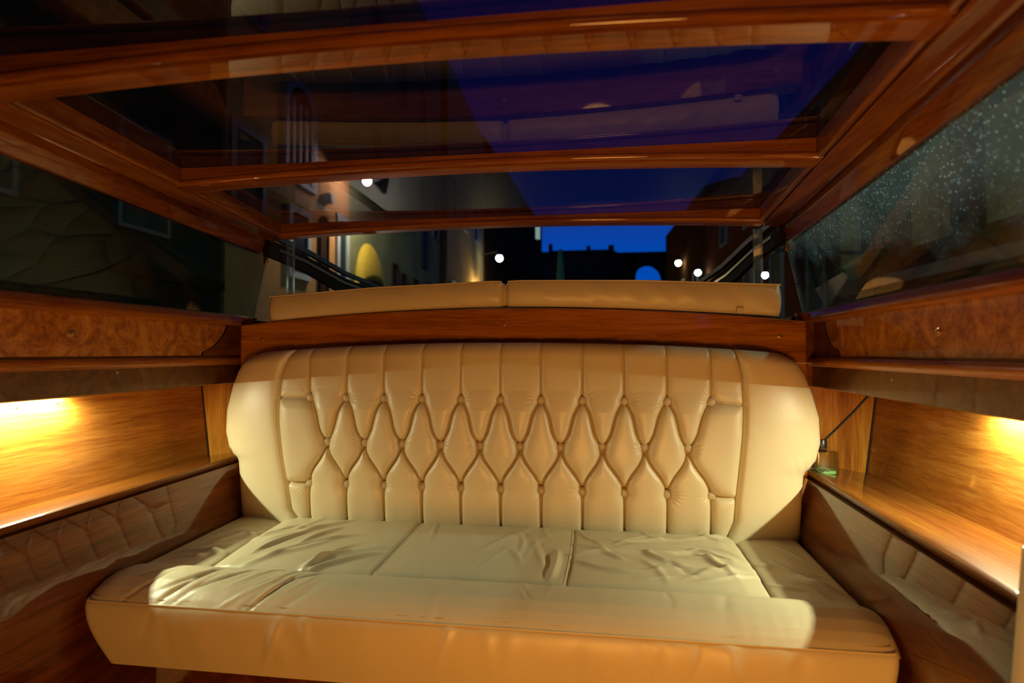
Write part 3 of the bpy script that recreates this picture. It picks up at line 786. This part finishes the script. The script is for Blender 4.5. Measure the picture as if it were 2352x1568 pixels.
for a_, b_ in ((5.1, 7.36), (10.84, 13.1)): box('abutment', (a_, 66, -.39), (b_, 69, 13.6), PD, br_)
tag(br_, 'small dark arched bridge at the canal end, sky showing under it', 'bridge')
# right bank
R = 6.0
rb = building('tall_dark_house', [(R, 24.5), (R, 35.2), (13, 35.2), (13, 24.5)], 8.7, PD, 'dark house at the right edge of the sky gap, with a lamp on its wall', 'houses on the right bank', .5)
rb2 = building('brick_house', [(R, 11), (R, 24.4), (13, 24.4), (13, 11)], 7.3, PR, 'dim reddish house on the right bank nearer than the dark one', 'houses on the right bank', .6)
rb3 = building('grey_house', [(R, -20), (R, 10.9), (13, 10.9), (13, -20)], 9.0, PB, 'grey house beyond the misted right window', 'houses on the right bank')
for ya in (13, 15.5, 18, 21): win(rb2, R, ya, ya+.8, 2, 4, s=-1, frame=SD, pane=PN, t=.08); win(rb2, R, ya, ya+.8, 5.4, 7.0, s=-1, frame=SD, pane=PN, t=.08)
OL = plain('olive_blind', (.30, .27, .10), .7)
for ya, yb in ((-2, -.8), (1.0, 2.4), (3.9, 5.3), (6.9, 8.1), (8.75, 9.75)): win(rb3, R, ya, yb, 2.9, 4.5, s=-1, frame=PB, pane=OL, t=.10)
win(rb2, R, 11.3, 12.2, 2.9, 4.5, s=-1, frame=PB, pane=OL, t=.10)
box('string_course', (R-.08, -6, 2.35), (R, 10.9, 2.55), SD, rb3)
for ya in (26, 29, 32): win(rb, R, ya, ya+.8, 3, 5, s=-1, pane=PN, t=.1)
# yellow door canopy
yc = empty('door_canopy', (L+.1, 15.0, 3.2))
ym = plain('yellow_canvas', (.42, .29, .015), .8)
gv, gu = np.meshgrid(np.linspace(0, 1, 10), np.linspace(0, PI, 20))
r_ = .9
P = np.stack([L+.05+.32*np.sin(gv*PI/2)*np.sin(gu)**.6, 14.85+r_*np.cos(gu)*(1-.0*gv), 3.0+1.35*np.sin(gu)*np.cos(gv*PI/2*.9)], -1)
cc = grid('canvas', P, ym, yc); sm = cc.modifiers.new('thick', 'SOLIDIFY'); sm.thickness = .03
box('valance', (L+.04, 13.97, 1.6), (L+.10, 15.75, 3.0), ym, yc)
tag(yc, 'rounded yellow canvas canopy over a doorway on the green-grey house', 'canopy')
# slim green pole
gp = empty('mooring_cone', (-1.6, 24, -.4))
gm = plain('green_paint', (.01, .16, .07), .5)
q = on(1, 24, 1287, 572); 
lathe('cone_cover', (q.x, 24, 1.5), (0, 0, 1), [(0, 0), (.36, 0), (.10, q.z-1.7), (.06, q.z-1.5), (0, q.z-1.5)], gm, gp, 14)
lathe('post', (q.x, 24, -.39), (0, 0, 1), [(0, 0), (.1, 0), (.1, 1.9), (0, 1.9)], BR, gp, 10)
tag(gp, 'slim dark green cone rising in front of the distant row of houses', 'mooring post')
# street lamps
def lamp(name, p, wall_x, col, watts, rad, label, group='street lamps', hood=False):
    p = Vector(p); e = empty(name, p)
    sx = 1 if wall_x < p.x else -1
    tube('bracket', [(wall_x, p.y, p.z+.25), (p.x-sx*.1, p.y, p.z+.42), (p.x, p.y, p.z+rad+.05)], .03, M['black'], e, 6)
    cr_ = 3.4 if hood else 1.1
    lathe('lamp_cap', (p.x, p.y, p.z+rad*.75), (0, 0, 1), [(0, 0), (rad*cr_, 0), (rad*.3, rad*.8), (0, rad*.8)], M['black'], e, 14)
    gm_ = emit(name+'_glass', col, watts/(4*PI*rad*rad*PI))
    lathe('lamp_globe', p, (0, 0, 1), [(0.001, -rad), (rad*.6, -rad*.8), (rad*.95, -rad*.3), (rad, 0), (rad*.95, rad*.3), (rad*.6, rad*.8), (.001, rad)], gm_, e, 14)
    tag(e, label, 'street lamp', group)
a = on(0, -5.2, 843, 416); lamp('street_lamp', a, L, (1, .88, .70), 340, .11, 'bright lamp on the orange house, seen through the rear roof pane', hood=True)
a = on(1, 33, 1147, 593); lamp('street_lamp', a, a.x-1.2, (.80, 1, .95), 25, .22, 'round white lamp left of the blue sky gap')
a = on(1, 29.2, 1558, 604); lamp('street_lamp', a, R, (1, .95, .6), 40, .15, 'yellowish lamp on the dark house right of the sky, the higher of the pair')
a = on(1, 24, 1603, 626); lamp('street_lamp', a, R, (.85, 1, .92), 18, .13, 'round white lamp low on the right bank, the lower of the pair')
a = on(1, 9, 1757, 632); lamp('street_lamp', a, R, (.9, 1, .8), 10, .05, 'small pale lamp seen beside the right corner post')
lamp('street_lamp', (-5.35, 31.5, 4.9), L, (1, .75, .35), 420, .12, 'warm lamp near the ground on the ochre house')
lamp('street_lamp', (5.2, 2.4, 4.4), R, (.62, 1, .93), 420, .12, 'cool lamp outside the right window that lights its mist')
# quay and water
wm, nt, out = mat('canal_water'); b = pbr(nt, out, (.01, .02, .02), .08)
bump(nt, b, noise(nt, coords(nt), 3, 5), .5, .1)
wt = box('canal_water', (-40, -30, -.42), (40, 90, -.40), wm); tag(wt, 'dark rippling canal water around the boat', 'water', kind='stuff')

# ---------------------------------------------------------------- unseen amber fill light, added behind the camera
def amber_fill(name, loc, size, col, w, rot, label):
    e = empty(name, loc)
    lathe('fill_shade', loc, (0, 1, 0), [(0, -.03), (size*.7, -.03), (size*.55, .0), (0, .0)], M['brass'], e, 20)
    tube('post', [(loc[0], loc[1]-.04, 0), (loc[0], loc[1]-.04, loc[2])], .015, M['brass'], e, 12)  # made-up stand that carries the added fill light
    l = bpy.data.lights.new(name+'_emitter', 'AREA'); l.shape = 'DISK'; l.size = size; l.color = col; l.energy = w
    o = bpy.data.objects.new('fill_emitter', l); COL.objects.link(o); o.parent = e; o.location = (0, .012, 0); o.rotation_euler = rot
    tag(e, label, 'lamp', 'added fill lights')
amber_fill('amber_fill', (.42, -.30, .42), .44, (1, .42, .080), 17, (-PI/2, 0, PI), 'added amber fill light on a short post, unseen behind the camera')

# ---------------------------------------------------------------- sky
w = bpy.data.worlds.new('dusk'); S.world = w; w.use_nodes = True; nt = w.node_tree; nt.nodes.clear()
o_ = nt.nodes.new('ShaderNodeOutputWorld'); bg = nt.nodes.new('ShaderNodeBackground')
tc = nt.nodes.new('ShaderNodeTexCoord'); sx = nt.nodes.new('ShaderNodeSeparateXYZ')
nt.links.new(tc.outputs['Generated'], sx.inputs[0])
c = ramp(nt, sx.outputs['Z'], [(0, (.002, .085, .50)), (.18, (.0, .058, .40)), (.30, (.010, .030, .22)), (.42, (.008, .014, .13)), (.7, (.006, .008, .06))])
nt.links.new(c, bg.inputs[0]); bg.inputs[1].default_value = 1.0
nt.links.new(bg.outputs[0], o_.inputs[0])

# ---------------------------------------------------------------- render look
vs = S.view_settings; vs.view_transform = 'Standard'; vs.look = 'None'; vs.gamma = 1; vs.use_curve_mapping = False
vs.exposure = 0.0
S.cycles.max_bounces = 8; S.cycles.diffuse_bounces = 4; S.cycles.glossy_bounces = 4; S.cycles.transparent_max_bounces = 16
S.cycles.use_denoising = True
S.cycles.sample_clamp_indirect = 4
for o in list(bpy.data.objects):
    if '_o' in o.keys(): del o['_o']
